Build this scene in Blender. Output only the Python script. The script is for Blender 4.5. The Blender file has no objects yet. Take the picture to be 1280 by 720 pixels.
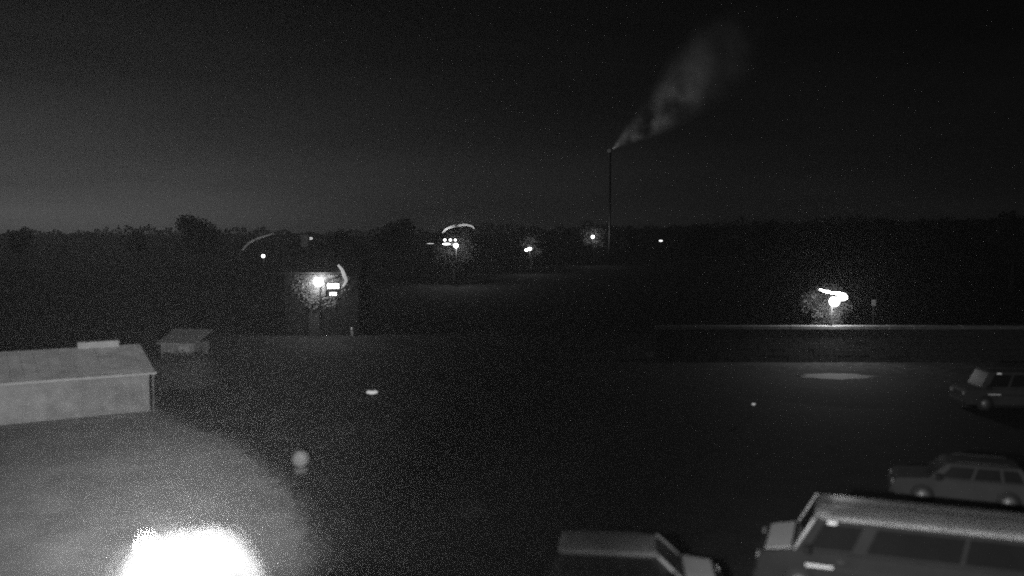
import bpy, bmesh, math, random
from mathutils import Vector, Matrix
R = math.radians
S = bpy.context.scene
C = S.collection

# ------------------------------------------------------------------ camera
CAM_H, F, PITCH = 9.0, 1108.0, math.atan(60 / 1108.0)
cd = bpy.data.cameras.new('camera')
cam = bpy.data.objects.new('camera', cd); C.objects.link(cam)
cam.location = (0, 0, CAM_H)
cam.rotation_euler = (R(90) - PITCH, 0, 0)
cd.sensor_width = 36; cd.lens = 36 * F / 1280
cd.clip_start = 0.1; cd.clip_end = 6000
cd.dof.use_dof = True; cd.dof.focus_distance = 260; cd.dof.aperture_fstop = cd.lens / 1000 / 0.16
S.camera = cam

# ------------------------------------------------------------------ night sky
SUN_EL, SUN_AZ = R(2.2), R(-30)          # azimuth measured from +Y towards +X
w = bpy.data.worlds.new('World'); S.world = w; w.use_nodes = True
nt = w.node_tree; nt.nodes.clear()
def wn(t, **k):
    n = nt.nodes.new(t)
    for a, b in k.items(): setattr(n, a, b)
    return n
sky = wn('ShaderNodeTexSky', sky_type='NISHITA', sun_disc=False, sun_elevation=SUN_EL,
         sun_rotation=SUN_AZ, altitude=200, air_density=1.0, dust_density=3.0, ozone_density=1.0)
bw = wn('ShaderNodeRGBToBW'); nt.links.new(sky.outputs[0], bw.inputs[0])
pw = wn('ShaderNodeMath', operation='POWER'); nt.links.new(bw.outputs[0], pw.inputs[0]); pw.inputs[1].default_value = 0.72
tc = wn('ShaderNodeTexCoord')
mp = wn('ShaderNodeMapping'); mp.inputs['Scale'].default_value = (1.2, 1.2, 8.0)
nt.links.new(tc.outputs['Generated'], mp.inputs[0])
nz = wn('ShaderNodeTexNoise'); nz.inputs['Scale'].default_value = 2.3; nz.inputs['Detail'].default_value = 4
nt.links.new(mp.outputs[0], nz.inputs['Vector'])
mr = wn('ShaderNodeMapRange'); nt.links.new(nz.outputs['Fac'], mr.inputs['Value'])
mr.inputs['From Min'].default_value = 0.3; mr.inputs['From Max'].default_value = 0.7
mr.inputs['To Min'].default_value = 0.5; mr.inputs['To Max'].default_value = 1.5
mu = wn('ShaderNodeMath', operation='MULTIPLY'); nt.links.new(pw.outputs[0], mu.inputs[0]); nt.links.new(mr.outputs[0], mu.inputs[1])
# the sky is palest low over the land, all the way round
sx = wn('ShaderNodeSeparateXYZ'); nt.links.new(tc.outputs['Generated'], sx.inputs[0])
ab = wn('ShaderNodeMath', operation='ABSOLUTE'); nt.links.new(sx.outputs['Z'], ab.inputs[0])
dv = wn('ShaderNodeMath', operation='MULTIPLY'); nt.links.new(ab.outputs[0], dv.inputs[0]); dv.inputs[1].default_value = -1 / 0.055
ex = wn('ShaderNodeMath', operation='EXPONENT'); nt.links.new(dv.outputs[0], ex.inputs[0])
ma = wn('ShaderNodeMath', operation='MULTIPLY_ADD'); nt.links.new(ex.outputs[0], ma.inputs[0]); ma.inputs[1].default_value = 0.89; ma.inputs[2].default_value = 0.07
m2 = wn('ShaderNodeMath', operation='MULTIPLY'); nt.links.new(mu.outputs[0], m2.inputs[0]); nt.links.new(ma.outputs[0], m2.inputs[1])
bg = wn('ShaderNodeBackground'); nt.links.new(m2.outputs[0], bg.inputs['Color']); bg.inputs['Strength'].default_value = 0.0108
wo = wn('ShaderNodeOutputWorld'); nt.links.new(bg.outputs[0], wo.inputs['Surface'])

# the low moon behind the thin cloud on the left
sd = bpy.data.lights.new('moon', 'SUN'); sd.energy = 0.08; sd.angle = R(10); sd.color = (1, 1, 1)
so = bpy.data.objects.new('moon', sd); C.objects.link(so)
mdir = Vector((math.sin(SUN_AZ) * math.cos(SUN_EL), math.cos(SUN_AZ) * math.cos(SUN_EL), math.sin(SUN_EL)))
so.rotation_euler = mdir.to_track_quat('Z', 'Y').to_euler()
so.location = mdir * 50

S.view_settings.view_transform = 'Standard'; S.view_settings.look = 'None'
S.view_settings.exposure = 0; S.view_settings.gamma = 1
S.view_settings.use_curve_mapping = False
S.render.engine = 'CYCLES'
S.cycles.use_denoising = False            # a night camera's picture is grainy
S.cycles.use_adaptive_sampling = False
S.cycles.volume_bounces = 0
S.cycles.max_bounces = 5
S.cycles.sample_clamp_indirect = 1.0
S.cycles.sample_clamp_direct = 0.0
S.cycles.volume_step_rate = 2.0

# ------------------------------------------------------------------ helpers
def at(u, v, d):
    """world point seen at photo pixel (u, v) of the 1280x720 frame, d metres ahead (along +Y)"""
    c, s = math.cos(PITCH), math.sin(PITCH)
    a, b = (u - 640) / F, (v - 360) / F
    ry, rz = c - b * s, -s - b * c
    t = d / ry
    return Vector((a * t, d, CAM_H + rz * t))

def ground(u, v, z=0.0):
    c, s = math.cos(PITCH), math.sin(PITCH)
    a, b = (u - 640) / F, (v - 360) / F
    ry, rz = c - b * s, -s - b * c
    t = (z - CAM_H) / rz
    return Vector((a * t, ry * t, z))

MATS = {}
def mat(name, base, rough=0.7, scale=3.0, amt=0.25, bump=0.0, bscale=20.0, metal=0.0, stain=0.0, spec=0.5):
    if name in MATS: return MATS[name]
    m = bpy.data.materials.new(name); m.use_nodes = True
    n = m.node_tree; b = n.nodes['Principled BSDF']; L = n.links.new
    b.inputs['Roughness'].default_value = rough; b.inputs['Metallic'].default_value = metal
    b.inputs['Specular IOR Level'].default_value = spec
    t = n.nodes.new('ShaderNodeTexCoord')
    x = n.nodes.new('ShaderNodeTexNoise'); x.inputs['Scale'].default_value = scale; x.inputs['Detail'].default_value = 6
    L(t.outputs['Object'], x.inputs['Vector'])
    r = n.nodes.new('ShaderNodeMapRange'); L(x.outputs['Fac'], r.inputs['Value'])
    r.inputs['From Min'].default_value = 0.3; r.inputs['From Max'].default_value = 0.7
    r.inputs['To Min'].default_value = base * (1 - amt); r.inputs['To Max'].default_value = base * (1 + amt)
    out = r.outputs[0]
    if stain:
        y = n.nodes.new('ShaderNodeTexNoise'); y.inputs['Scale'].default_value = scale * 0.13; y.inputs['Detail'].default_value = 3
        L(t.outputs['Object'], y.inputs['Vector'])
        q = n.nodes.new('ShaderNodeMapRange'); L(y.outputs['Fac'], q.inputs['Value'])
        q.inputs['From Min'].default_value = 0.35; q.inputs['From Max'].default_value = 0.65
        q.inputs['To Min'].default_value = 1 - stain; q.inputs['To Max'].default_value = 1.0
        k = n.nodes.new('ShaderNodeMath'); k.operation = 'MULTIPLY'
        L(out, k.inputs[0]); L(q.outputs[0], k.inputs[1]); out = k.outputs[0]
    L(out, b.inputs['Base Color'])
    if bump:
        z = n.nodes.new('ShaderNodeTexNoise'); z.inputs['Scale'].default_value = bscale; z.inputs['Detail'].default_value = 4
        L(t.outputs['Object'], z.inputs['Vector'])
        p = n.nodes.new('ShaderNodeBump'); p.inputs['Strength'].default_value = bump
        L(z.outputs['Fac'], p.inputs['Height']); L(p.outputs['Normal'], b.inputs['Normal'])
    MATS[name] = m
    return m

def glow(name, strength):
    if name in MATS: return MATS[name]
    m = bpy.data.materials.new(name); m.use_nodes = True
    b = m.node_tree.nodes['Principled BSDF']
    b.inputs['Base Color'].default_value = (0.8, 0.8, 0.8, 1)
    b.inputs['Emission Color'].default_value = (1, 1, 1, 1)
    b.inputs['Emission Strength'].default_value = min(strength, 3.0)     # the rest of a lamp's output is its point light
    m.cycles.emission_sampling = 'NONE'
    MATS[name] = m
    return m

def glass(name, strength):
    """thin lamp glass: lets its bulb's light through and glows itself"""
    if name in MATS: return MATS[name]
    m = bpy.data.materials.new(name); m.use_nodes = True; n = m.node_tree; n.nodes.clear()
    o = n.nodes.new('ShaderNodeOutputMaterial'); a = n.nodes.new('ShaderNodeAddShader')
    t = n.nodes.new('ShaderNodeBsdfTransparent'); t.inputs[0].default_value = (.95, .95, .95, 1)
    e = n.nodes.new('ShaderNodeEmission'); e.inputs[1].default_value = min(strength, 3.0) / 1.6
    n.links.new(t.outputs[0], a.inputs[0]); n.links.new(e.outputs[0], a.inputs[1]); n.links.new(a.outputs[0], o.inputs['Surface'])
    m.cycles.emission_sampling = 'NONE'
    MATS[name] = m
    return m

class MB:
    def __init__(s): s.bm = bmesh.new()
    def box(s, x0, x1, y0, y1, z0, z1, bevel=0.0, M=None):
        t = bmesh.new()
        bmesh.ops.create_cube(t, size=1)
        for v in t.verts:
            v.co = Vector((x0 + (v.co.x + .5) * (x1 - x0), y0 + (v.co.y + .5) * (y1 - y0), z0 + (v.co.z + .5) * (z1 - z0)))
        if bevel: bmesh.ops.bevel(t, geom=t.edges[:], offset=bevel, segments=2, affect='EDGES', profile=.5)
        return s.add(t, M)
    def add(s, t, M=None):
        if M: bmesh.ops.transform(t, matrix=M, verts=t.verts)
        me = bpy.data.meshes.new('tmp'); t.to_mesh(me); t.free()
        s.bm.from_mesh(me); bpy.data.meshes.remove(me)
        return s
    def hexa(s, pts, bevel=0.0, seg=2):
        """8 corners: 4 of the bottom ring, 4 of the top ring"""
        t = bmesh.new(); v = [t.verts.new(p) for p in pts]
        for f in ((3, 2, 1, 0), (4, 5, 6, 7), (0, 1, 5, 4), (1, 2, 6, 5), (2, 3, 7, 6), (3, 0, 4, 7)): t.faces.new([v[i] for i in f])
        bmesh.ops.recalc_face_normals(t, faces=t.faces)
        if bevel: bmesh.ops.bevel(t, geom=t.edges[:], offset=bevel, segments=seg, affect='EDGES', profile=.5)
        return s.add(t)
    def prism(s, pts, y0, y1, bevel=0.0, seg=3):
        """polygon in x,z pushed along y"""
        t = bmesh.new()
        a = [t.verts.new((x, y0, z)) for x, z in pts]; b = [t.verts.new((x, y1, z)) for x, z in pts]
        n = len(pts)
        t.faces.new(a); t.faces.new(b[::-1])
        for i in range(n): t.faces.new((a[i], b[i], b[(i + 1) % n], a[(i + 1) % n]))
        bmesh.ops.recalc_face_normals(t, faces=t.faces)
        if bevel: bmesh.ops.bevel(t, geom=t.edges[:], offset=bevel, segments=seg, affect='EDGES', profile=.5)
        return s.add(t)
    def lathe(s, prof, n=24, o=(0, 0, 0), M=None):
        t = bmesh.new(); rings = []
        for r, z in prof:
            rings.append([t.verts.new((r * math.cos(2 * math.pi * i / n), r * math.sin(2 * math.pi * i / n), z)) for i in range(n)])
        for a, b in zip(rings, rings[1:]):
            for i in range(n): t.faces.new((a[i], a[(i + 1) % n], b[(i + 1) % n], b[i]))
        t.faces.new(rings[0][::-1]); t.faces.new(rings[-1])
        bmesh.ops.recalc_face_normals(t, faces=t.faces)
        for f in t.faces: f.smooth = True
        M = Matrix.Translation(Vector(o)) @ (M or Matrix())
        return s.add(t, M)
    def tube(s, pts, rads, n=10):
        t = bmesh.new(); pts = [Vector(p) for p in pts]
        if not hasattr(rads, '__len__'): rads = [rads] * len(pts)
        rings = []
        for i, p in enumerate(pts):
            d = (pts[min(i + 1, len(pts) - 1)] - pts[max(i - 1, 0)]).normalized()
            ref = Vector((0, 1, 0)) if abs(d.y) < .9 else Vector((1, 0, 0))
            a = d.cross(ref).normalized(); b = d.cross(a).normalized()
            rings.append([t.verts.new(p + (a * math.cos(2 * math.pi * k / n) + b * math.sin(2 * math.pi * k / n)) * rads[i]) for k in range(n)])
        for a, b in zip(rings, rings[1:]):
            for k in range(n): t.faces.new((a[k], a[(k + 1) % n], b[(k + 1) % n], b[k]))
        t.faces.new(rings[0]); t.faces.new(rings[-1])
        bmesh.ops.recalc_face_normals(t, faces=t.faces)
        for f in t.faces: f.smooth = True
        return s.add(t)
    def band(s, pts, wid, th):
        """a curved plate following pts: th across the bend (in x,z), wid along y, tapering at both ends"""
        t = bmesh.new(); rings = []; pts = [Vector(p) for p in pts]; n = len(pts)
        for i, p in enumerate(pts):
            d = (pts[min(i + 1, n - 1)] - pts[max(i - 1, 0)]).normalized()
            nn = Vector((-d.z, 0, d.x)).normalized()
            k = 0.45 + 0.55 * math.sin(math.pi * (i + .6) / (n + .2))
            y = Vector((0, wid / 2, 0)); h = nn * th / 2 * k
            rings.append([t.verts.new(p + q) for q in (h + y, h - y, -h - y, -h + y)])
        for a, b in zip(rings, rings[1:]):
            for k in range(4): t.faces.new((a[k], a[(k + 1) % 4], b[(k + 1) % 4], b[k]))
        t.faces.new(rings[0]); t.faces.new(rings[-1])
        bmesh.ops.recalc_face_normals(t, faces=t.faces)
        return s.add(t)
    def build(s, name, m, parent=None, loc=None, rotz=0):
        me = bpy.data.meshes.new(name); s.bm.to_mesh(me); s.bm.free()
        me.materials.append(m)
        o = bpy.data.objects.new(name, me); C.objects.link(o)
        if parent: o.parent = parent
        if loc is not None: o.location = loc
        o.rotation_euler.z = rotz
        return o

def tag(o, label=None, cat=None, group=None, kind=None):
    if label: o['label'] = label
    if cat: o['category'] = cat
    if group: o['group'] = group
    if kind: o['kind'] = kind
    return o
def thing(name, label, cat, loc, rotz=0, group=None):
    o = bpy.data.objects.new(name, None); C.objects.link(o)
    o.location = loc; o.rotation_euler.z = rotz; o.empty_display_size = .3
    return tag(o, label, cat, group)
def poly_sheet(name, pts, z, m, th=0.03):
    t = bmesh.new()
    a = [t.verts.new((x, y, z)) for x, y in pts]; t.faces.new(a)
    bmesh.ops.triangulate(t, faces=t.faces[:])
    bmesh.ops.recalc_face_normals(t, faces=t.faces)
    if sum(f.normal.z for f in t.faces) < 0: bmesh.ops.reverse_faces(t, faces=t.faces)
    b = MB(); b.add(t)
    return tag(b.build(name, m), kind='structure')

# ------------------------------------------------------------------ materials (all grey: the camera sees no colour)
GRASS = mat('dark_grass', 0.035, 0.95, 1.5, 0.5, 0.6, 12, stain=0.4, spec=0.1)
ASPH = mat('asphalt', 0.028, 0.9, 6, 0.3, 0.5, 60, stain=0.35, spec=0.1)
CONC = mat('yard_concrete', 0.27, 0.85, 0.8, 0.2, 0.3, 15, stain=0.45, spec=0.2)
KERB = mat('kerb_concrete', 0.045, 0.8, 2, 0.2)
PATHM = mat('path_paving', 0.055, 0.8, 2, 0.25)
STONE = mat('wall_stone', 0.035, 0.9, 2.5, 0.35, 0.6, 9, spec=.1)
COPE = mat('coping_stone', 0.13, 0.9, 3, 0.2, 0.3, 14, spec=.1)
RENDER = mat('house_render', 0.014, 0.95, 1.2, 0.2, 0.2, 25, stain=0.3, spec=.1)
SHEDW = mat('shed_boards', 0.19, 0.85, 1.6, 0.2, 0.2, 18, stain=0.4, spec=.15)
SHEDR = mat('shed_roof_sheet', 0.48, 0.7, 1.2, 0.2, 0.1, 10, stain=0.35)
TRIM = mat('pale_trim', 0.22, 0.6, 2, 0.12)
ROOFT = mat('dark_roof_tile', 0.03, 0.95, 2, 0.3, 0.3, 8, spec=.1)
WOOD = mat('dark_door_wood', 0.03, 0.9, 3, 0.3, spec=.1)
BARK = mat('bark', 0.06, 0.95, 4, 0.4, 0.6, 14)
LEAF = mat('leaf', 0.075, 0.75, 0.6, 0.5, spec=0.2)
HEDGE = mat('hedge_leaf', 0.04, 0.9, 0.8, 0.5, spec=0.1)
SHRUBL = mat('shrub_leaf', 0.055, 0.75, 0.9, 0.45, spec=0.2)
POST = mat('lamp_post_paint', 0.015, 0.9, 4, 0.15, spec=.1)
REFL = mat('white_reflector', 0.75, 0.5, 3, 0.12)
DARKM = mat('dark_metal', 0.05, 0.5, 4, 0.2)
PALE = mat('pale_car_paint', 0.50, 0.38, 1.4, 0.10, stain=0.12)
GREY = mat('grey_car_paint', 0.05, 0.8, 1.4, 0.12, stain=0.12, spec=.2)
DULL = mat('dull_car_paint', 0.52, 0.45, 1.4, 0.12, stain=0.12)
TINT = mat('tinted_glass', 0.012, 0.16, 2, 0.1)
RUBBER = mat('black_rubber', 0.02, 0.8, 6, 0.2)
RIM = mat('wheel_rim', 0.25, 0.45, 6, 0.2, metal=0.4)
LENS = mat('headlamp_lens', 0.45, 0.2, 6, 0.1)
BRICK = mat('chimney_brick', 0.09, 0.9, 1, 0.3, 0.4, 4)

# ------------------------------------------------------------------ ground and terrain
random.seed(4)
b = MB(); t = bmesh.new()
bmesh.ops.create_grid(t, x_segments=60, y_segments=60, size=1)
for v in t.verts:
    # finer near the camera
    fx = math.copysign(abs(v.co.x) ** 2.0, v.co.x) * 1100; fy = math.copysign(abs(v.co.y) ** 2.0, v.co.y) * 1100
    dd = math.hypot(fx, fy)
    v.co = Vector((fx, fy, 0 if dd < 130 else 0.6 * math.sin(fx * .02) * min(1, (dd - 130) / 200)))
b.add(t); tag(b.build('ground', GRASS), kind='structure')

def ridge(name, r0, prof, seedv):
    """a closed low hill that runs across the view at distance r0; prof: (photo column, photo row of its crest)"""
    random.seed(seedv)
    t = bmesh.new(); rows = []
    us = [p[0] for p in prof]
    def crest(u):
        for (a, ya), (c, yc) in zip(prof, prof[1:]):
            if a <= u <= c: return ya + (yc - ya) * (u - a) / (c - a)
        return prof[-1][1]
    N = 110
    for i in range(N + 1):
        u = us[0] + (us[-1] - us[0]) * i / N
        top = at(u, crest(u) + random.uniform(-.8, .8), r0).z
        x = (u - 640) / F * r0
        rows.append([t.verts.new(p) for p in ((x, r0 - 190, -.4), (x, r0 - 90, top * .45), (x, r0 - 25, top * .9), (x, r0, top), (x, r0 + 60, top * .6), (x, r0 + 150, -.4))])
    for a, c in zip(rows, rows[1:]):
        for k in range(5): t.faces.new((a[k], a[k + 1], c[k + 1], c[k]))
    for f in t.faces: f.smooth = True
    bmesh.ops.recalc_face_normals(t, faces=t.faces)
    b = MB(); b.add(t); return tag(b.build(name, GRASS), kind='structure')
ridge('hill', 800, [(-500, 290), (-100, 292), (120, 293), (400, 295), (620, 292), (800, 286), (1000, 280), (1200, 275), (1800, 272)], 3)

poly_sheet('parking_lot', [(-3.2, 11), (46, 11), (46, 47), (18, 47), (14, 50), (-1.5, 50), (-2.6, 34)], 0.006, ASPH)
poly_sheet('road', [(-30, 71), (70, 71), (70, 79), (-30, 79)], 0.006, ASPH)
edge = [ground(u, v) for u, v in ((384, 715), (378, 690), (366, 655), (354, 628), (336, 603), (316, 586), (284, 557), (262, 544), (236, 540), (206, 525), (187, 514))]
def ragged(off, seedv, amp):
    random.seed(seedv); out = []
    for p, q in zip(edge, edge[1:]):
        for k in range(9):
            t = k / 9; r = p.lerp(q, t)
            out.append((r.x + off + max(-1, min(1, random.gauss(0, amp))), r.y + off * .4))
    return [(edge[0].x + off, 12)] + out + [(edge[-1].x + off - 1.5, edge[-1].y + 2)]
def strip_sheet(name, pts, z, m):
    t = bmesh.new(); prev = None
    for x, y in pts:
        row = [t.verts.new((-70 + (x + 70) * f, y, z)) for f in (0, .5, .85, 1)]
        if prev:
            for k in range(3): t.faces.new((prev[k], prev[k + 1], row[k + 1], row[k]))
        prev = row
    bmesh.ops.recalc_face_normals(t, faces=t.faces)
    if sum(f.normal.z for f in t.faces) < 0: bmesh.ops.reverse_faces(t, faces=t.faces)
    b = MB(); b.add(t); return tag(b.build(name, m), kind='structure')
for nm, off, sd_, am, z_, al in (('earth_margin', .95, 2, .16, .008, .06), ('gravel_margin', .6, 3, .13, .012, .10), ('worn_concrete', .3, 5, .1, .016, .17)):  # nested sheets, darker step by step outward, soften the yard's edge
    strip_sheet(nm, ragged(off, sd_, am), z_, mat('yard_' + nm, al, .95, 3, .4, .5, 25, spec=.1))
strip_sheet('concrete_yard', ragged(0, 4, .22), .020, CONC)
# paved path strip before the stone wall
pp = []
random.seed(6)
for a in range(28):
    t = a / 28 * 2 * math.pi
    pp.append((21.5 + 2.6 * math.cos(t) * random.uniform(.7, 1.15), 58.2 + 1.3 * math.sin(t) * random.uniform(.8, 1.1)))
poly_sheet('path', pp, .012, PATHM)
# worn pale patch in the asphalt
tt = [(math.cos(a * .5236) * (.55 + .12 * math.sin(a * 2.1)) - 1.42, math.sin(a * .5236) * (1.2 + .2 * math.sin(a * 1.3)) + 29.2) for a in range(12)]
poly_sheet('asphalt_patch', tt, 0.010, mat('patch_cement', 0.055, 0.9, 4, 0.3))

# ------------------------------------------------------------------ foliage
def leaf_mesh(name, blobs, n, size, seedv, m):
    random.seed(seedv)
    vs, fs = [], []
    tot = sum(r[3] * r[4] * r[5] for r in blobs)
    for (cx, cy, cz, rx, ry, rz) in blobs:
        for _ in range(int(n * rx * ry * rz / tot)):
            while True:
                p = Vector((random.gauss(0, 1), random.gauss(0, 1), random.gauss(0, 1)))
                if p.length > .05: break
            p.normalize(); k = random.random() ** .42 * (1 + random.uniform(-.12, .12))
            c = Vector((cx + p.x * rx * k, cy + p.y * ry * k, cz + p.z * rz * k))
            if c.z < .05: continue
            nrm = (p + Vector((random.uniform(-1, 1), random.uniform(-1, 1), random.uniform(-1, 1))) * 1.1).normalized()
            a = nrm.orthogonal().normalized(); bb = nrm.cross(a)
            an = random.uniform(0, 6.28); a, bb = a * math.cos(an) + bb * math.sin(an), bb * math.cos(an) - a * math.sin(an)
            s = size * random.uniform(.6, 1.4); i = len(vs)
            vs += [c - a * s * .5, c - a * s * .1 + bb * s * .3, c + a * s * .6, c - a * s * .1 - bb * s * .3]
            fs.append((i, i + 1, i + 2, i + 3))
    me = bpy.data.meshes.new(name); me.from_pydata([tuple(v) for v in vs], [], fs); me.materials.append(m)
    return me

def trunk_mesh(h, r, seedv):
    random.seed(seedv)
    b = MB()
    pts = [(0, 0, -.1), (.1, .05, h * .2), (-.08, .1, h * .45), (.1, 0, h * .75)]
    b.tube(pts, [r * 1.3, r, r * .75, r * .3], 9)
    for k in range(6):
        a = k * 1.05 + random.random(); z = h * (.33 + .07 * k); l = h * random.uniform(.2, .3)
        b.tube([(0, 0, z), (math.cos(a) * l * .5, math.sin(a) * l * .5, z + l * .35), (math.cos(a) * l, math.sin(a) * l, z + l * .8)], [r * .45, r * .28, r * .08], 6)
    me = bpy.data.meshes.new('trunk'); b.bm.to_mesh(me); b.bm.free(); me.materials.append(BARK)
    return me

def crown_blobs(h, wr, seedv, lo=.3):
    random.seed(seedv); out = [(0, 0, h * .66, wr * .6, wr * .6, h * .26)]
    for k in range(9):
        a = k * 2.4; rr = wr * random.uniform(.35, .62); z = h * random.uniform(lo + .14, .86)
        s = wr * random.uniform(.3, .45)
        out.append((math.cos(a) * rr, math.sin(a) * rr, z, s, s, s * .85))
    return out

VAR = []
for k, (h, wr) in enumerate(((14, 5.0), (14, 4.0), (14, 6.0))):
    VAR.append((trunk_mesh(h, .3, 20 + k), leaf_mesh('crown', crown_blobs(h, wr, 30 + k), 4200, .55, 40 + k, LEAF), h))
def tree(u, vtop, d, var, label, rot=0.0, group='dark trees along the horizon'):
    tm, cm, h = VAR[var]
    top = at(u, vtop, d)
    k = top.z / h
    o = thing('broadleaf_tree', label, 'tree', (top.x, d, 0), rot, group)
    for nm, me in (('trunk', tm), ('crown', cm)):
        c = bpy.data.objects.new(nm, me); C.objects.link(c); c.parent = o
        c.scale = (k, k, k)
    return o

# ------------------------------------------------------------------ stone wall with coping and a lamp above it
WD = 65.0
wall_l, wall_r = at(820, 410, WD).x, at(1300, 410, WD).x
wtop = at(1040, 411.5, WD).z
wt = thing('stone_wall', 'long dark stone wall with pale coping lit by the lamp above it', 'wall', ((wall_l + wall_r) / 2, WD, 0))
half = (wall_r - wall_l) / 2
b = MB(); b.box(-half, half, .06, .5, -.2, wtop - .012); b.build('core', STONE, wt)
random.seed(12)
rows = 5; rh = (wtop - .02) / rows
blk = []
for k in range(4):
    m = MB(); m.box(0, .72, -.06 - k * .008, .055, 0, rh - .03, .018)
    me = bpy.data.meshes.new('stone_block'); m.bm.to_mesh(me); m.bm.free(); me.materials.append(STONE); blk.append(me)
for r_ in range(rows):
    n = int(2 * half / .75)
    for i in range(n):
        x = -half + i * .75 + (.37 if r_ % 2 else 0)
        if x + .72 > half: continue
        o = bpy.data.objects.new('stone_block', random.choice(blk)); C.objects.link(o); o.parent = wt
        o.location = (x, 0, r_ * rh + .01)
n = int(2 * half / .9)
cm_ = []
for k in range(3):
    m = MB(); m.box(0, .885, -.16 - .01 * k, .62, -.008, .24 + .006 * k, .02)
    me = bpy.data.meshes.new('coping_stone'); m.bm.to_mesh(me); m.bm.free(); me.materials.append(COPE); cm_.append(me)
for i in range(n):
    o = bpy.data.objects.new('coping_stone', random.choice(cm_)); C.objects.link(o); o.parent = wt
    o.location = (-half + i * .9, 0, wtop)

# ------------------------------------------------------------------ street lamps
def bulb(parent, loc, r, power):
    l = bpy.data.lights.new('bulb', 'POINT'); l.energy = power; l.shadow_soft_size = r
    o = bpy.data.objects.new('bulb', l); C.objects.link(o); o.parent = parent; o.location = loc
    return o

def street_lamp(label, head, r, strength, reflector=None, extra=(), post_r=.07, d=None, group='street lamps', rth=.28, rwid=.5, name='street_lamp', foot=0.0, squash=1.0):
    """head: world centre of the main globe; reflector: world points of the curved white plate over the globe"""
    px = head.x; top = head.z
    o = thing(name, label, 'street lamp', (px, head.y, foot), 0, group)
    L = lambda p: Vector(p) - Vector((px, head.y, foot))
    hz = top - foot
    b = MB(); b.tube([(0, .1 + r, 0), (0, .1 + r, hz * .6), (0, .1 + r, hz - r * .2)], [post_r * 1.4, post_r, post_r * .8], 10)
    b.build('post', POST, o)
    b = MB(); b.lathe([(post_r * 3, 0), (post_r * 3, .1), (post_r * 1.9, .22), (post_r * 1.6, .5)], 14, (0, .1 + r, 0)); b.build('base_collar', POST, o)
    em = glass('lamp_glass_%g' % strength, strength)
    hm = MB(); hm.lathe([(r * math.sin(a), -r * math.cos(a) * squash) for a in [0.15 + i * (math.pi - .3) / 9 for i in range(10)]], 18)
    h = hm.build('lamp_globe', em, o, (0, 0, hz))
    cp = MB(); cp.lathe([(r * .45, r * .9 * squash), (r * .4, r * 1.05 * squash), (r * .12, r * 1.2 * squash)], 12); cp.build('cap', DARKM, h)
    b = MB(); b.tube([(0, .1 + r, hz - r * .5), (0, r * .8, hz)], post_r * .7, 8); b.build('bracket', POST, o)
    for (p, sx, sy, sz, st) in extra:
        q = L(p)
        e = MB(); e.lathe([(math.sin(a), -math.cos(a)) for a in [0.15 + i * (math.pi - .3) / 7 for i in range(8)]], 14, M=Matrix.Diagonal((sx, sy, sz, 1)))
        e.build('side_lamp', glass('lamp_glass_%g' % st, st), o, q)
        b = MB(); b.tube([(0, .1 + r, hz), (q.x * .6, .1 + r, (hz + q.z) / 2), (q.x, q.y + sy * .8, q.z)], post_r * .5, 6); b.build('side_bracket', POST, o)
    pw_ = strength * r * r
    for (p, sx, sy, sz, st) in extra: pw_ += st * sx * sz
    bulb(o, (0, 0, hz), r * .4, pw_ * 4 * math.pi ** 2)
    if reflector:
        pts = [L(p) for p in reflector]
        b = MB(); b.band(pts, rwid, rth); b.build('reflector', REFL, o)
        mid = pts[len(pts) // 2]
        b = MB(); b.tube([(0, .1 + r, hz - .05), (mid.x * .5, .1 + r, (hz + mid.z) / 2), (mid.x, mid.y + rwid * .4, mid.z)], post_r * .6, 6); b.build('reflector_stay', POST, o)
    return o

def arc(pts, d):
    """smooth a few photo points into a curve at depth d"""
    P = [at(u, v, d) for u, v in pts]; out = []
    for i in range(len(P) - 1):
        p0, p1, p2, p3 = P[max(i - 1, 0)], P[i], P[i + 1], P[min(i + 2, len(P) - 1)]
        for k in range(5):
            t = k / 5
            out.append(.5 * ((2 * p1) + (p2 - p0) * t + (2 * p0 - 5 * p1 + 4 * p2 - p3) * t * t + (3 * p1 - p0 - 3 * p2 + p3) * t ** 3))
    return out + [P[-1]]

# lamp over the stone wall
street_lamp('bright lamp with slanting white reflector above the stone wall coping', at(1043, 377, 64.6), .38, 190,
            arc([(1023, 361), (1031, 364), (1040, 366), (1050, 367), (1058, 373)], 65.4),
            extra=[(at(1053, 371, 64.6), .36, .25, .3, 40)], rth=.16)
# lamp before the house
street_lamp('bright lamp with upright curved reflector standing before the house', at(398, 352, 82), .46, 100,
            arc([(423, 331), (428, 337), (431, 345), (433, 351), (429, 358)], 82.5), rth=.34, rwid=.5)
# floodlit tree lamp with three small lights and a bar
dC = 172
street_lamp('lamp cluster under a white arch in front of the round tree', at(570, 307, dC), .5, 130,
            arc([(553, 291), (557, 287), (563, 284), (572, 282), (582, 281), (590, 283), (593, 286)], dC + 2.5),
            extra=[(at(558, 305, dC), .8, .3, .22, 14), (at(556, 300, dC), .3, .3, .26, 8), (at(563, 300, dC), .3, .3, .26, 8), (at(569, 300, dC), .26, .3, .24, 8), (at(538, 304.5, dC), .7, .12, .1, .5)], post_r=.12, rth=.48, rwid=1.2)
street_lamp('faint distant lamp under a long curved arm, far left on the horizon', at(329, 320, 160), .34, 14,
            arc([(303, 313), (310, 305), (320, 299), (332, 295), (343, 292)], 162.5), post_r=.1, rth=.36, rwid=.6)
street_lamp('small glowing lamp right of the arched cluster, lower of two', at(662, 311, 230), .6, 50, squash=.75, post_r=.12, extra=[(at(658, 312.5, 230), .5, .4, .4, 6)])
street_lamp('small round lamp on the horizon between two others', at(741, 296, 300), .65, 50, post_r=.13)
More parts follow.
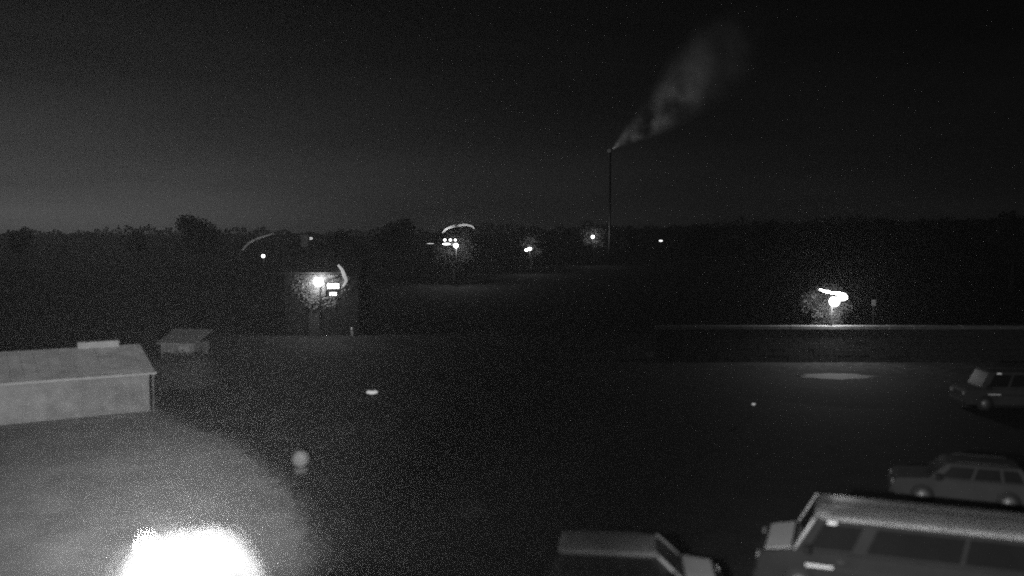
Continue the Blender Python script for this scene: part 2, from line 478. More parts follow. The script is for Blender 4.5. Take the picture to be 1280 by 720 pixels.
street_lamp('tiny dim lamp on the horizon, rightmost of the distant row', at(826, 301, 340), .8, 1.0, squash=.55, post_r=.13)
street_lamp('tiny dim lamp above and left of the house lamp', at(388, 298, 250), .7, .45, squash=.6, post_r=.12)

# ------------------------------------------------------------------ house behind the left lamp
HD = 83.1
hx0, hx1 = at(356, 360, HD).x, at(448, 360, HD).x
hw = (hx1 - hx0) / 2; EV, RG = 6.1, 8.4
house = thing('house', 'gabled house with two lit windows behind the bright lamp', 'house', ((hx0 + hx1) / 2, HD, 0))
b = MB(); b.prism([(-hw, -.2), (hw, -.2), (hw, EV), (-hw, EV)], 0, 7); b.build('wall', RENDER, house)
b = MB(); 
for sx in (0, 1):
    t = bmesh.new()
    y0, y1 = (-.5, 3.5) if sx == 0 else (7.5, 3.5)
    vs = [t.verts.new(p) for p in ((-hw - .3, y0, EV - .25), (hw + .3, y0, EV - .25), (hw + .3, y1, RG), (-hw - .3, y1, RG), (-hw - .3, y0, EV - .12), (hw + .3, y0, EV - .12), (hw + .3, y1, RG + .14), (-hw - .3, y1, RG + .14))]
    for f in ((3, 2, 1, 0), (4, 5, 6, 7), (0, 1, 5, 4), (1, 2, 6, 5), (2, 3, 7, 6), (3, 0, 4, 7)): t.faces.new([vs[i] for i in f])
    bmesh.ops.recalc_face_normals(t, faces=t.faces); b.add(t)
rf = b.build('roof', ROOFT, house)
b = MB(); b.box(-hw + .8, -hw + 1.5, 3.2, 3.9, RG - .5, RG + 1.1, .02); b.build('chimney', BRICK, rf)
for sx in (-1, 1):
    b = MB(); t = bmesh.new(); x = sx * (hw - .004)
    vs = [t.verts.new(p) for p in ((x, 0.05, EV), (x, 6.95, EV), (x, 3.5, RG))]; t.faces.new(vs); b.add(t); b.build('gable', RENDER, house)
def hwin(u0, u1, v0, v1, st, arch=False):
    a, c = at(u0, v0, HD), at(u1, v1, HD)
    x0, x1 = a.x - house.location.x, c.x - house.location.x; z1, z0 = a.z, c.z
    f = MB()
    f.box(x0 - .07, x0, -.05, .02, z0 - .07, z1 + .07); f.box(x1, x1 + .07, -.05, .02, z0 - .07, z1 + .07)
    f.box(x0, x1, -.05, .02, z1, z1 + .07); f.box(x0, x1, -.05, .02, z0 - .07, z0)
    wi = f.build('window', WOOD, house)
    p = MB(); p.box(x0, x1, -.02, -.004, z0, z1); p.build('pane', glow('window_%g' % st, st) if st else TINT, wi)
    s = MB(); s.box(x0 - .15, x1 + .15, -.16, .0, z0 - .15, z0 - .075); s.build('sill', WOOD, wi)
hwin(409, 424, 354.5, 360.5, 1.6)
hwin(412, 421, 365, 369.5, .55)
hwin(366, 376, 352, 365, 0)
b = MB(); b.box(-1.2, -.2, -.05, .0, 0, 2.1, .01); dr = b.build('door', WOOD, house)
b = MB(); b.box(-.35, -.28, -.11, -.052, 1.0, 1.1, .005); b.build('handle', TRIM, dr)

# added leaves round the lamp; lit, they stand in for its halo
random.seed(17)
ctr = at(400, 351, HD)
ivy = thing('climbing_ivy', 'ivy on the house wall catching the glow of the bright lamp', 'ivy', (ctr.x, HD, 0))
w0, w1 = at(407, 352, HD), at(426, 371.5, HD)
vs, fs = [], []
while len(fs) < 4200:
    r = 2.9 * random.random() ** .75; a = random.uniform(0, 2 * math.pi)
    x, zz = r * math.cos(a), ctr.z + r * math.sin(a) * .95
    if r > 1.5 + .3 * math.sin(a * 3 + .6) + .2 * math.sin(a * 7 + 2) + random.expovariate(2.2) or zz > EV - .35 or w0.x < x + ctr.x < w1.x and w1.z < zz < w0.z: continue
    c = Vector((x, -random.uniform(.03, .22), zz)); n_ = Vector((random.uniform(-.6, .6), -1, random.uniform(-.2, .9))).normalized()
    p = n_.orthogonal().normalized(); q = n_.cross(p); k = random.uniform(.06, .13); i = len(vs)
    vs += [tuple(c - p * k), tuple(c + q * k * .8), tuple(c + p * k), tuple(c - q * k * .8)]; fs.append((i, i + 1, i + 2, i + 3))
me = bpy.data.meshes.new('foliage'); me.from_pydata(vs, [], fs); me.materials.append(SHRUBL)
o = bpy.data.objects.new('foliage', me); C.objects.link(o); o.parent = ivy
b = MB()
for k in range(4): b.tube([(-.6 + k * .4, -.03, 0), (-.9 + k * .6, -.04, 2.5), (-1.4 + k * .9, -.04, ctr.z + .6)], [.04, .03, .012], 6)
b.build('stems', BARK, ivy)

# ------------------------------------------------------------------ shed at left
c0 = ground(190, 464, 2.1); c1 = ground(0, 478, 2.1)
ax = (c1 - c0); ang = math.atan2(ax.y, ax.x)            # local +x runs left along the eave
shed = thing('shed', 'long pale low shed with sloping roof floodlit beside the concrete yard', 'shed', (c0.x, c0.y, 0), ang)
SL, SDp = 15.0, 8.6
# local +y: away from the yard is to the camera's far side -> rotate sign
sgn = -1
b = MB(); b.box(.15, SL, 0, sgn * SDp, -.1, 1.98)
b.build('wall', SHEDW, shed)
bmesh_pl = []
for i in range(int(SL / .4)):                           # board cladding of the front
    m = MB(); m.box(.16 + i * .4, .16 + i * .4 + .375, .003, .035, .02, 1.95); m.build('board', SHEDW, shed)
RZ = 3.05
pts = []
for i in range(26):                                     # corrugated roof sheets, front slope then back
    x0 = -.12 + i * .6
    m = MB()
    m.hexa([(x0, .38, 2.04), (x0 + .585, .38, 2.04), (x0 + .585, sgn * SDp / 2, RZ), (x0, sgn * SDp / 2, RZ),
            (x0, .38, 2.10), (x0 + .585, .38, 2.10), (x0 + .585, sgn * SDp / 2, RZ + .06), (x0, sgn * SDp / 2, RZ + .06)])
    m.build('roof_sheet', SHEDR, shed)
m = MB(); m.hexa([(-.12, sgn * SDp / 2 + sgn * .01, RZ), (15.4, sgn * SDp / 2 + sgn * .01, RZ), (15.4, sgn * (SDp + .35), 2.04), (-.12, sgn * (SDp + .35), 2.04),
                  (-.12, sgn * SDp / 2 + sgn * .01, RZ + .06), (15.4, sgn * SDp / 2 + sgn * .01, RZ + .06), (15.4, sgn * (SDp + .35), 2.10), (-.12, sgn * (SDp + .35), 2.10)])
m.build('rear_roof', SHEDR, shed)
m = MB(); m.box(-.14, 15.4, .385, .50, 1.99, 2.115, .02); m.build('gutter', TRIM, shed)
m = MB(); m.box(1.0, 3.1, sgn * (SDp / 2 - .25), sgn * (SDp / 2 + .35), RZ - .05, RZ + .36, .03); m.build('roof_vent', TRIM, shed)
m = MB(); m.tube([(-.03, .3, 2.0), (-.03, .09, 1.8), (-.03, .09, .1)], .05, 8); m.build('downpipe', SHEDW, shed)
m = MB(); m.box(5.6, 6.6, .037, .07, .02, 1.85, .01); dd_ = m.build('door', SHEDW, shed)
m = MB(); m.box(5.7, 5.78, .071, .11, .9, 1.0, .01); m.build('handle', TRIM, dd_)

# small hut behind
hp = at(222, 447, 62)
hut = thing('garden_hut', 'small pale hut behind the dark hedge right of the shed', 'hut', (hp.x, 62, 0), R(-8))
b = MB(); b.box(-1.25, 1.25, 0, 2.2, -.1, 1.75); b.build('wall', SHEDW, hut)
b = MB(); b.hexa([(-1.45, -.3, 1.70), (1.45, -.3, 1.70), (1.45, 2.4, 2.45), (-1.45, 2.4, 2.45), (-1.45, -.3, 1.78), (1.45, -.3, 1.78), (1.45, 2.4, 2.53), (-1.45, 2.4, 2.53)]); b.build('roof', mat('hut_felt', .2, .9, 2, .2, spec=.1), hut)
b = MB(); b.box(.1, .9, -.04, 0, .05, 1.6, .01); b.build('door', TRIM, hut)

# hedge beside the shed
h0, h1 = ground(196, 470), ground(262, 452)
hx = at(196, 460, 53).x; hx2 = at(262, 460, 53).x
bl = [(hx + .5 + i * (hx2 - hx - 1) / 5, 53.2 + .2 * (i % 2), .95, .95, .7, 1.05 + .1 * (i % 3)) for i in range(6)]
cx = (hx + hx2) / 2
hedge = thing('hedge', 'dark clipped hedge between the shed corner and the hut', 'hedge', (cx, 53, 0))
me = leaf_mesh('foliage', [(a - cx, y - 53, z, rx, ry, rz) for a, y, z, rx, ry, rz in bl], 5200, .16, 7, HEDGE)
o = bpy.data.objects.new('foliage', me); C.objects.link(o); o.parent = hedge
b = MB()
for i in range(6): b.tube([(bl[i][0] - cx, bl[i][1] - 53, -.05), (bl[i][0] - cx + .05, bl[i][1] - 53, .6), (bl[i][0] - cx - .05, bl[i][1] - 53, 1.4)], [.06, .05, .02], 6)
b.build('stems', BARK, hedge)

# shrub behind the wall lamp, upper blobs added to give the lamp a halo
sp = at(1037, 392, 66.8)
shrub = thing('shrub', 'tall rounded shrub lit by the lamp behind the stone wall', 'shrub', (sp.x, 66.9, 0))
me = leaf_mesh('foliage', [(-.15, 0, 3.0, 1.15, .7, 1.3), (.45, .1, 3.3, .75, .6, 1.0), (-.7, .1, 3.3, .6, .5, .8), (0, .1, 1.4, 1.0, .8, 1.2), (.1, .6, 4.4, 1.5, .7, 1.3), (1.1, .7, 3.9, .9, .6, .9), (-1.1, .8, 4.3, .9, .6, .9)], 6500, .15, 8, SHRUBL)
o = bpy.data.objects.new('foliage', me); C.objects.link(o); o.parent = shrub
b = MB()
for a in range(5): b.tube([(0, 0, -.05), (.3 * math.cos(a * 1.26), .3 * math.sin(a * 1.26), 1.4), (.7 * math.cos(a * 1.26), .5 * math.sin(a * 1.26), 3.2)], [.05, .04, .015], 6)
b.build('stems', BARK, shrub)

# round tree behind the lamp cluster
tp = at(567, 309, 178)
rt = thing('broadleaf_tree', 'round-crowned tree lit by the arched lamp cluster', 'tree', (tp.x, 178, 0))
o = bpy.data.objects.new('trunk', trunk_mesh(tp.z + 2, .3, 77)); C.objects.link(o); o.parent = rt
random.seed(5)
bl = [(0, 0, tp.z, 3.6, 2.6, 3.4)]
for k in range(12):
    a = k * math.pi / 6; bl.append((math.cos(a) * 3.0, random.uniform(-.8, .8), tp.z - .2 + math.sin(a) * 2.9, 1.4, 1.3, 1.3))
me = leaf_mesh('crown', bl, 6500, .5, 9, SHRUBL)
o = bpy.data.objects.new('crown', me); C.objects.link(o); o.parent = rt

TL = [(22, 283, 300, 0, 'leftmost tree on the horizon below the pale glow'),
      (172, 284, 280, 1, 'tree just left of the tall dark tree on the left horizon'),
      (250, 266, 220, 2, 'tall dark tree standing out against the pale left sky'),
      (428, 286, 260, 0, 'low tree on the horizon directly above the house roof'),
      (492, 271, 230, 2, 'dark tree left of the arched lamp cluster'),
      (664, 284, 236, 1, 'tree right behind the small glowing lamp, lower of two'),  # put close behind the lamp so its lit leaves form a halo
      (743, 274, 306, 0, 'tree right behind the small round lamp on the horizon'),  # likewise added, its leaves catch the lamp's light as a halo
      (786, 284, 300, 1, 'tree left of the rightmost tiny horizon lamp'),
      (872, 280, 260, 2, 'tree just right of the rightmost tiny horizon lamp'),
      (955, 274, 230, 0, 'dark tree standing left of the stone wall lamp'),
      (1105, 270, 170, 2, 'large dark tree behind the right end of the stone wall'),
      (1190, 272, 180, 1, 'dark tree second from the right edge'),
      (1268, 264, 150, 0, 'large dark tree at the right edge')]
for k, (u, v, d, var, lb) in enumerate(TL): tree(u, v, d, var, lb, k * 1.3)

random.seed(44)                                         # ragged wood along the far crest, one dark mass
vs, fs = [], []
for _ in range(11000):
    u = random.uniform(-260, 1540); d = random.uniform(640, 790)
    hgt = 2.5 + 5.5 * abs(math.sin(u * .021 + 1.3) * math.sin(u * .0077)) + 2.5 * math.sin(u * .11) ** 2
    base = at(u, 294 if u < 500 else 294 - (u - 500) * .024, 800).z * .8
    c = Vector(((u - 640) / F * d, d, base + hgt * random.random()))
    n_ = Vector((random.uniform(-1, 1), random.uniform(-1, .2), random.uniform(-1, 1))).normalized(); a = n_.orthogonal().normalized(); q = n_.cross(a); k = random.uniform(.6, 1.8); i = len(vs)
    vs += [tuple(c - a * k), tuple(c + q * k * .7), tuple(c + a * k), tuple(c - q * k * .7)]; fs.append((i, i + 1, i + 2, i + 3))
me = bpy.data.meshes.new('far_wood'); me.from_pydata(vs, [], fs); me.materials.append(HEDGE)
o = bpy.data.objects.new('far_wood', me); C.objects.link(o)
tag(o, 'dark far wood along the crest of the hill', 'wood', None, 'stuff')

# ------------------------------------------------------------------ vehicles
def vehicle(label, cat, name, loc, rotz, paint, L, W, belt, roof, hood, xf_b, xf_t, xr_b, xr_t, win, van=False, two=False, group='parked vehicles', detail=True):
    """local +x is the nose, z up; belt = shoulder height; hood = bonnet height; xf_* windscreen foot/top, xr_* rear"""
    o = thing(name, label, cat, loc, rotz, group)
    h = L / 2; y = W / 2
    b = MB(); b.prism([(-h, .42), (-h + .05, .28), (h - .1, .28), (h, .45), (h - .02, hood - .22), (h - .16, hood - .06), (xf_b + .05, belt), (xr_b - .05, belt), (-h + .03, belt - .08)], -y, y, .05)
    body = b.build('body', mat('dark_lower_paint', .03, .9, 2, .1, spec=.1) if two else paint, o)  # sides painted dark under a pale roof to imitate shade
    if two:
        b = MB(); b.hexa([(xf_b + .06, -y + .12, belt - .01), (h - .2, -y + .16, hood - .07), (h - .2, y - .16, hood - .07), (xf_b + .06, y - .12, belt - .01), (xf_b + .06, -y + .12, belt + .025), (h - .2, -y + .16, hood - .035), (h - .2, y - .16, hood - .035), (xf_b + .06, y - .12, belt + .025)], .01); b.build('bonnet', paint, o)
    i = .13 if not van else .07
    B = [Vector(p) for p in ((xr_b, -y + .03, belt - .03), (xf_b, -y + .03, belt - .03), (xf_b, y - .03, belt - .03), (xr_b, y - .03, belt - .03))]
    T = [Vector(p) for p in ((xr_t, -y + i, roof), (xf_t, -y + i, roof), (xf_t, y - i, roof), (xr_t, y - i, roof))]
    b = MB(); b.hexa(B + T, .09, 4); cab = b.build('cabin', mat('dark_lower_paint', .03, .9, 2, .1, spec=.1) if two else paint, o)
    for f in cab.data.polygons: f.use_smooth = True
    for f in body.data.polygons: f.use_smooth = False
    def pane(nm, p00, p10, p11, p01, s0, s1, t0, t1, m=TINT, pr=.012):
        """panel on the quad p00..p01, from s0..s1 along and t0..t1 up, standing pr proud"""
        f = lambda s, t: p00.lerp(p10, s).lerp(p01.lerp(p11, s), t)
        q = [f(s0, t0), f(s1, t0), f(s1, t1), f(s0, t1)]
        n = (q[1] - q[0]).cross(q[3] - q[0]).normalized()
        c = sum(q, Vector()) / 4
        if n.dot(c - Vector((c.x * .3, 0, (belt + roof) / 2))) < 0: n = -n
        b = MB(); b.hexa([p - n * .02 for p in q] + [p + n * pr for p in q]); return b.build(nm, m, o)
    for side in (1, -1):
        a0, a1, b0, b1 = (B[3], B[2], T[3], T[2]) if side > 0 else (B[0], B[1], T[0], T[1])
        for s0, s1 in win: pane('side_window', a0, a1, b1, b0, s0, s1, .14, .84)
    pane('windscreen', B[1], B[2], T[2], T[1], .06, .94, .1, .9)
    pane('rear_window', B[0], B[3], T[3], T[0], .1, .9, .2, .85)
    for sx in (L * .5 - .95 if not van else L * .5 - 1.05, -L * .5 + .85 if not van else -L * .5 + 1.15):
        for sy in (1, -1):
            wr = .33 if not van else .37
            wb = MB(); wb.lathe([(wr * .62, -.11), (wr * .94, -.1), (wr, -.06), (wr, .06), (wr * .94, .1), (wr * .62, .11)], 22, M=Matrix.Rotation(R(90), 4, 'X'))
            whl = wb.build('wheel', RUBBER, o, (sx, sy * (y - .07), wr))
            rb = MB(); rb.lathe([(wr * .6, -.118), (wr * .55, 0), (wr * .6, .118)], 18, M=Matrix.Rotation(R(90), 4, 'X')); rb.build('rim', RIM, whl)
            ab = MB(); ab.lathe([(wr * 1.16, y + .004), (wr * 1.16, y + .012)], 20, (sx, 0, wr), Matrix.Rotation(R(-90 * sy), 4, 'X')); ab.build('wheel_arch', RUBBER, o)
    for sy in (1, -1):
        b = MB(); b.box(h - .14, h - .005, sy * (y - .42), sy * (y - .1), hood - .34, hood - .18, .02); b.build('headlight', LENS, o)
        b = MB(); b.box(-h - .01, -h + .08, sy * (y - .3), sy * (y - .08), belt - .4, belt - .14, .015); b.build('tail_light', WOOD, o)
        b = MB(); b.box(xf_b - .42, xf_b - .24, sy * (y + .03), sy * (y + .23), belt - .02, belt + .2, .03); b.box(xf_b - .38, xf_b - .30, sy * (y - .04), sy * (y + .06), belt, belt + .06); b.build('wing_mirror', mat('mirror_shell', .02, .9, 4, .2, spec=.1), o)
    b = MB(); b.box(h - .05, h + .07, -y + .08, y - .08, .3, .52, .04); b.build('front_bumper', RUBBER, o)
    b = MB(); b.box(-h - .07, -h + .05, -y + .08, y - .08, .3, .52, .04); b.build('rear_bumper', RUBBER, o)
    b = MB(); b.box(h - .02, h + .012, -y + .5, y - .5, hood - .34, hood - .2); b.build('grille', RUBBER, o)
    for sy in (1, -1):
        for x in ((xf_b - .95, xf_b - 2.0) if not van else (xf_b - 1.2,)):
            b = MB(); b.box(x, x + .16, sy * (y + .004), sy * (y + .03), belt - .2, belt - .165, .006); b.build('door_handle', DARKM, o)
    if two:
        # crowned roof skin, paler than the sides to stand in for light from above
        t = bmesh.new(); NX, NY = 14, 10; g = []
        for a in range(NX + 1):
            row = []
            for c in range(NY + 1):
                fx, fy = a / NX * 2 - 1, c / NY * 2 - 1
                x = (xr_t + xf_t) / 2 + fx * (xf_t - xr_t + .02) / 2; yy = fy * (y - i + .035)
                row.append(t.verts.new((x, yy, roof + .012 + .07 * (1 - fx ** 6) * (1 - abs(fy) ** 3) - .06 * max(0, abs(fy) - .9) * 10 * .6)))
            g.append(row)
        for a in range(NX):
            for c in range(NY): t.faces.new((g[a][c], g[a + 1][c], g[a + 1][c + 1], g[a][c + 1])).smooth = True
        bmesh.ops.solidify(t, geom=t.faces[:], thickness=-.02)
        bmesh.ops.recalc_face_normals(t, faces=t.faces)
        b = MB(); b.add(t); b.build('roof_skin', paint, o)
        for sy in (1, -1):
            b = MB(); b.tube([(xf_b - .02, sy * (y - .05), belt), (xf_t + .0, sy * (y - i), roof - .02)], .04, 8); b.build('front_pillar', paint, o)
    if van:
        for yy in (-.02, ):
            b = MB(); b.box(xr_t + .1, xf_t - .12, yy - .035, yy + .075, roof + (.085 if two else .002), roof + (.105 if two else .03), .008); b.build('roof_rail', RUBBER, o)
        for sy in (1, -1):
            b = MB(); b.box(-h + .5, h - 1.9, sy * (y + .004), sy * (y + .02), .78, .86, .005); b.build('side_moulding', RUBBER, o)
        b = MB(); b.box(h - 1.85, h - 1.2, y + .004, y + .022, .82, .89, .005); b.build('door_trim', REFL, o)
        b = MB(); b.box(xf_t - .52, xf_t - .30, y - i - .02, y - i + .035, roof - .13, roof - .06, .01); b.build('marker_light', glow('marker', .16), o)
    else:
        for sy in (1, -1):
            b = MB(); b.tube([(xr_t + .25, sy * (y - .26), roof + .0), (xr_t + .4, sy * (y - .26), roof + .05), (xf_t - .4, sy * (y - .26), roof + .05), (xf_t - .25, sy * (y - .26), roof)], .014, 6); b.build('roof_bar', DARKM, o)
    return o

# van at the lower right; nose to the left
v0 = ground(1018, 628, 2.12); v1 = ground(1280, 654, 2.12)
va = math.atan2(v0.y - v1.y, v0.x - v1.x)                # nose direction
vl = 7.2
nose = Vector((math.cos(va), math.sin(va), 0))
mid = v0 + nose * (1.35 - vl / 2)
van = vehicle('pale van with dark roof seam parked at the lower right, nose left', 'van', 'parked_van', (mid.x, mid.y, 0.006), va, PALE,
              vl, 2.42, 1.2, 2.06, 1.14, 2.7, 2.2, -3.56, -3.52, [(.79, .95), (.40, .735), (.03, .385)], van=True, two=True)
# compact estate in front, nose right
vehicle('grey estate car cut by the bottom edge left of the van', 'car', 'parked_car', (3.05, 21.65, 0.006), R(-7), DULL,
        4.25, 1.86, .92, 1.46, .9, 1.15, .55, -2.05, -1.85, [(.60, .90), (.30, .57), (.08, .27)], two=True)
# car behind the van
p = ground(1172, 575, 1.45)
vehicle('dim grey car parked behind the pale van', 'car', 'parked_car', (p.x + .8, p.y, 0.006), va, GREY,
        4.4, 1.76, .94, 1.46, .92, 1.1, .5, -2.1, -1.75, [(.60, .90), (.30, .57), (.08, .27)])
p = ground(1222, 462, 2.05)
vehicle('dim pale van half out of frame at the right edge', 'van', 'parked_van', (p.x + 1.6, p.y, 0.0), R(176), GREY,
        5.2, 1.95, 1.15, 2.05, 1.12, 1.75, 1.25, -2.55, -2.5, [(.70, .93), (.40, .67), (.06, .37)], van=True)

# ------------------------------------------------------------------ small things on the ground
p = ground(376, 590)
ball = thing('stone_ball', 'pale round stone ball on a plinth at the yard edge', 'stone ball', (p.x, p.y, 0))
b = MB(); b.lathe([(.34 * math.sin(a), .52 - .34 * math.cos(a)) for a in [.1 + i * 2.94 / 11 for i in range(12)]], 24); b.build('ball', mat('ball_stone', .13, .8, 5, .25, .4, 12), ball)
b = MB(); b.lathe([(.3, -.02), (.3, .12), (.24, .2)], 16); b.build('plinth', KERB, ball)
p = at(465, 490, 50)
bl_ = thing('bollard_light', 'low bollard light with oblong hood on the dark grass', 'bollard light', (p.x, 50, 0))
b = MB(); b.tube([(0, 0, 0), (0, 0, p.z - .12)], .07, 12); b.build('post', DARKM, bl_)
b = MB(); b.lathe([(.2, -.1), (.32, -.06), (.34, .02), (.22, .1)], 18, (0, 0, p.z)); b.build('diffuser', glow('bollard', .22), bl_)
b = MB(); b.lathe([(.16, .101), (.14, .14), (.04, .16)], 16, (0, 0, p.z)); b.build('cap', DARKM, bl_)
for (u, v0_, v1_, lb) in ((440, 409, 420, 'short white marker post nearer the viewer, below the house'), (449, 396, 406, 'short white marker post farther off, right of the house')):
    g = ground(u, v1_); hh = at(u, v0_, g.y).z
    q = thing('marker_post', lb, 'post', (g.x, g.y, 0), 0, 'marker posts by the house')
    b = MB(); b.lathe([(.13, 0), (.13, hh - .12), (.09, hh - .03), (.02, hh)], 12); b.build('post', mat('post_white', .4, .6, 5, .2), q)
    b = MB(); b.lathe([(.136, hh * .6), (.136, hh * .72)], 12); b.build('band', DARKM, q)
p = at(942, 505, 45)
q = thing('path_light', 'tiny ground light on a stake at the far lot edge', 'ground light', (p.x, 45, 0))
b = MB(); b.tube([(0, 0, 0), (0, 0, p.z - .05)], .02, 6); b.build('stake', DARKM, q)
b = MB(); b.lathe([(.05, -.06), (.1, 0), (.05, .06)], 12, (0, 0, p.z)); b.build('lens', glow('stake_light', .3), q)
b = MB(); b.lathe([(.11, .062), (.03, .1)], 12, (0, 0, p.z)); b.build('cap', DARKM, q)
p = at(1092, 378, 66.4)
q = thing('sign_post', 'thin post with a small plate right of the wall lamp', 'sign', (p.x, 66.4, 0))
b = MB(); b.tube([(0, 0, 0), (.0, 0, p.z)], .035, 8); b.build('post', POST, q)
b = MB(); b.box(-.16, .16, -.06, -.04, p.z - .25, p.z + .2, .005); b.build('plate', mat('plate', .08, .5, 4, .2), q)

# ------------------------------------------------------------------ near yard lamp at the lower left
NL = at(234, 706, 5.0)
yl = thing('yard_lamp', 'glaring white yard lamp on a pole at the lower left', 'yard lamp', (NL.x, NL.y, 0))
z = NL.z
b = MB(); b.tube([(0, 0, -.05), (0, 0, 3), (0, 0, z - .34)], [.11, .085, .06], 14); b.build('post', POST, yl)
b = MB(); b.lathe([(.26, 0), (.26, .1), (.15, .25), (.12, .6)], 16); b.build('base_collar', POST, yl)
GL = glass('yard_lamp_glass', 1.5)
b = MB(); b.lathe([(.06, -.36), (.30, -.34), (.40, -.24), (.36, -.10), (.27, .07), (.22, .095), (.05, .105)], 32); bowl = b.build('lamp_bowl', GL, yl, (0, 0, z)); bulb(yl, (0, 0, z - .1), .12, 2600)
b = MB(); b.tube([(-.22, -.02, .08), (-.235, -.02, .13), (-.22, -.02, .16)], [.012, .01, .006], 6); b.build('hook', REFL, yl, (0, 0, z))
random.seed(2)
for k in range(10):                                        # added bent wires that roughen the outline of the glare
    a = k * math.pi / 5 + .2; ca, sa = math.cos(a), math.sin(a)
    b = MB(); b.tube([(ca * r_w, sa * r_w, z_w + random.uniform(-.01, .01)) for r_w, z_w in ((.03, .15), (.2, .135), (.31, .09), (.41, -.09), (.45, -.25), (.33, -.38))], .007, 6); b.build('guard_wire', mat('guard_steel', .012, .9, 4, .2, spec=.05), yl, (0, 0, z))
# round glass visor at the right
vr = .17; vx = .26
b = MB(); t = bmesh.new()
ring = [(vx + vr * math.cos(a), -.16, -.13 + vr * math.sin(a)) for a in [i * math.pi / 10 for i in range(21)]]
b.tube(ring, .011, 8); vis = b.build('visor_rim', REFL, yl, (0, 0, z))
b = MB(); b.lathe([(vr * .97, -.004), (vr * .97, .004)], 28, (vx, -.16, -.13), Matrix.Rotation(R(90), 4, 'X')); b.build('visor_glass', glow('visor_frosted', .4), yl, (0, 0, z))
ld = bpy.data.lights.new('yard_lamp_beam', 'SPOT'); ld.energy = 66000; ld.spot_size = R(43); ld.spot_blend = 1.0; ld.shadow_soft_size = .12
lo = bpy.data.objects.new('yard_lamp_beam', ld); C.objects.link(lo); lo.parent = yl
lo.location = (-.3, .5, z - .1)
aim = Vector((-15.5, 38, 3.4)) - Vector((NL.x - .3, NL.y + .5, z - .1))
lo.rotation_euler = (-aim).to_track_quat('Z', 'Y').to_euler()

l2 = bpy.data.lights.new('yard_lamp_side_beam', 'SPOT'); l2.energy = 16000; l2.spot_size = R(48); l2.spot_blend = 1.0; l2.shadow_soft_size = .12  # added spot with no lamp head of its own, lights the van roof
lo2 = bpy.data.objects.new('yard_lamp_side_beam', l2); C.objects.link(lo2); lo2.parent = yl
lo2.location = (.45, .5, z - .1)
aim = Vector((12.5, 24, 2)) - Vector((NL.x + .45, NL.y + .5, z - .1))
lo2.rotation_euler = (-aim).to_track_quat('Z', 'Y').to_euler()

# ------------------------------------------------------------------ chimney stack with steam far behind
PD = 300.0
tp = at(763, 191, PD)
ch = thing('chimney_stack', 'tall thin chimney stack with steam rising to the right', 'chimney', (tp.x, PD, 0))
b = MB(); b.lathe([(.5, -.2), (.36, tp.z * .5), (.3, tp.z)], 20); b.build('stack', BRICK, ch)
b = MB(); b.lathe([(.33, tp.z - .9), (.4, tp.z - .2), (.36, tp.z + .1)], 20); b.build('rim', KERB, ch)
b = MB(); b.lathe([(.3, 0), (.7, .5), (.5, 1.1), (.1, 1.3)], 12, (-.6, -1.5, tp.z - .1)); b.build('warning_light', glow('warning', .03), ch)
sl = bpy.data.lights.new('stack_flood', 'SPOT'); sl.energy = 25000; sl.spot_size = R(50); sl.spot_blend = 1; sl.shadow_soft_size = .4
slo = bpy.data.objects.new('stack_flood', sl); C.objects.link(slo); slo.parent = ch; slo.location = (.2, -1.6, tp.z + .9)
slo.rotation_euler = (-(at(870, 95, PD + 10) - (tp + Vector((.2, -1.6, .9))))).to_track_quat('Z', 'Y').to_euler()
b = MB(); b.tube([(.1, -1.65, tp.z + .55), (-.3, -1.5, tp.z - .6), (0, 0, tp.z - 1.6)], .08, 8); b.build('flood_bracket', DARKM, ch)
# steam
axis = [at(u, v, PD + k) for u, v, k in ((764, 189, 0), (785, 177, 2), (815, 152, 5), (845, 122, 8), (870, 98, 12), (900, 72, 15), (940, 45, 18), (975, 30, 20))]
rad = [1.6, 4.5, 7, 10, 13, 14.5, 13, 6]
b = MB(); b.tube([p - axis[0] for p in axis], rad, 20)
pl = tag(b.build('steam_plume', bpy.data.materials.new('steam'), None, axis[0]), 'pale steam drifting up and right from the chimney stack', 'steam', None, 'stuff')
m = pl.data.materials[0]; m.use_nodes = True; n = m.node_tree; n.nodes.clear()
out = n.nodes.new('ShaderNodeOutputMaterial'); pv = n.nodes.new('ShaderNodeVolumePrincipled'); n.links.new(pv.outputs[0], out.inputs['Volume'])
pv.inputs['Color'].default_value = (.95, .95, .95, 1); pv.inputs['Anisotropy'].default_value = 0.2
t_ = n.nodes.new('ShaderNodeTexCoord'); x_ = n.nodes.new('ShaderNodeTexNoise'); x_.inputs['Scale'].default_value = .11; x_.inputs['Detail'].default_value = 5
n.links.new(t_.outputs['Object'], x_.inputs['Vector'])
r_ = n.nodes.new('ShaderNodeMapRange'); n.links.new(x_.outputs['Fac'], r_.inputs['Value'])
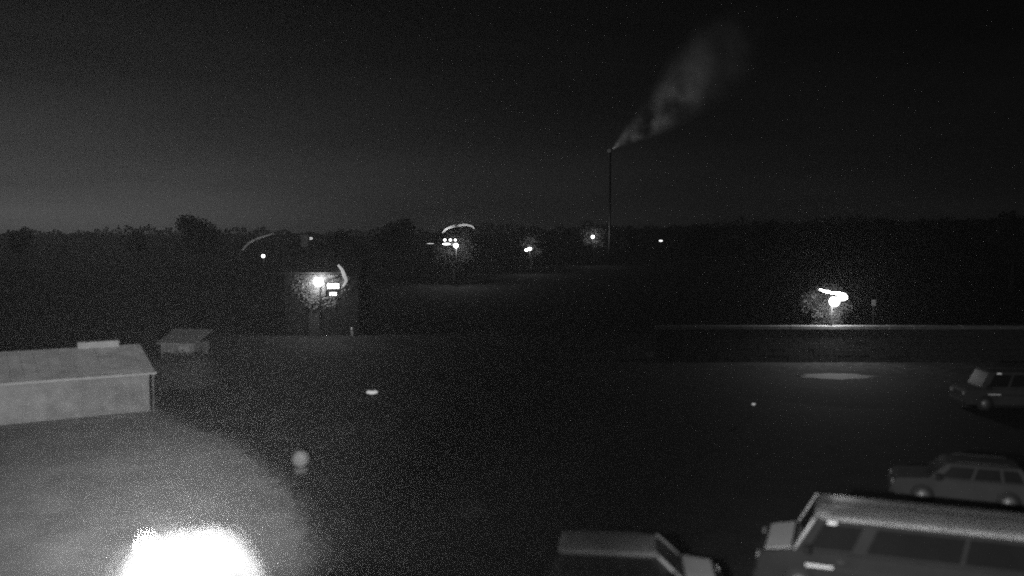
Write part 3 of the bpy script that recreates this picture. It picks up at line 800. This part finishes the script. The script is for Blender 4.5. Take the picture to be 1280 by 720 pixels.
r_.inputs['From Min'].default_value = .40; r_.inputs['From Max'].default_value = .75; r_.inputs['To Min'].default_value = 0.0; r_.inputs['To Max'].default_value = .022
sp_ = n.nodes.new('ShaderNodeSeparateXYZ'); n.links.new(t_.outputs['Object'], sp_.inputs[0])
g_ = n.nodes.new('ShaderNodeMapRange'); n.links.new(sp_.outputs['X'], g_.inputs['Value'])
g_.inputs['From Min'].default_value = 0; g_.inputs['From Max'].default_value = 32; g_.inputs['To Min'].default_value = .12; g_.inputs['To Max'].default_value = 1.0
k_ = n.nodes.new('ShaderNodeMath'); k_.operation = 'MULTIPLY'; n.links.new(r_.outputs[0], k_.inputs[0]); n.links.new(g_.outputs[0], k_.inputs[1])
e_ = n.nodes.new('ShaderNodeMapRange'); n.links.new(sp_.outputs['X'], e_.inputs['Value'])
e_.inputs['From Min'].default_value = 26; e_.inputs['From Max'].default_value = 56; e_.inputs['To Min'].default_value = 1.0; e_.inputs['To Max'].default_value = 0.04
q_ = n.nodes.new('ShaderNodeMath'); q_.operation = 'MULTIPLY'; n.links.new(k_.outputs[0], q_.inputs[0]); n.links.new(e_.outputs[0], q_.inputs[1])
n.links.new(q_.outputs[0], pv.inputs['Density'])

for k, sc_ in enumerate((.8, .6, .4)):
    b = MB(); b.tube([p - axis[0] for p in axis[:7]], [q * sc_ for q in rad[:7]], 20)
    c = b.build('inner_steam', m, pl)
# ------------------------------------------------------------------ thin mist added round everything to give the lamps halos
b = MB(); b.box(-1150, 1150, -1150, 1150, -2, 100)
hz = tag(b.build('haze', bpy.data.materials.new('mist')), 'thin night mist', None, None, 'stuff')
m = hz.data.materials[0]; m.use_nodes = True; n = m.node_tree; n.nodes.clear()
out = n.nodes.new('ShaderNodeOutputMaterial'); pv = n.nodes.new('ShaderNodeVolumePrincipled'); n.links.new(pv.outputs[0], out.inputs['Volume'])
pv.inputs['Color'].default_value = (.95, .95, .95, 1); pv.inputs['Density'].default_value = 0.00045; pv.inputs['Anisotropy'].default_value = 0.68
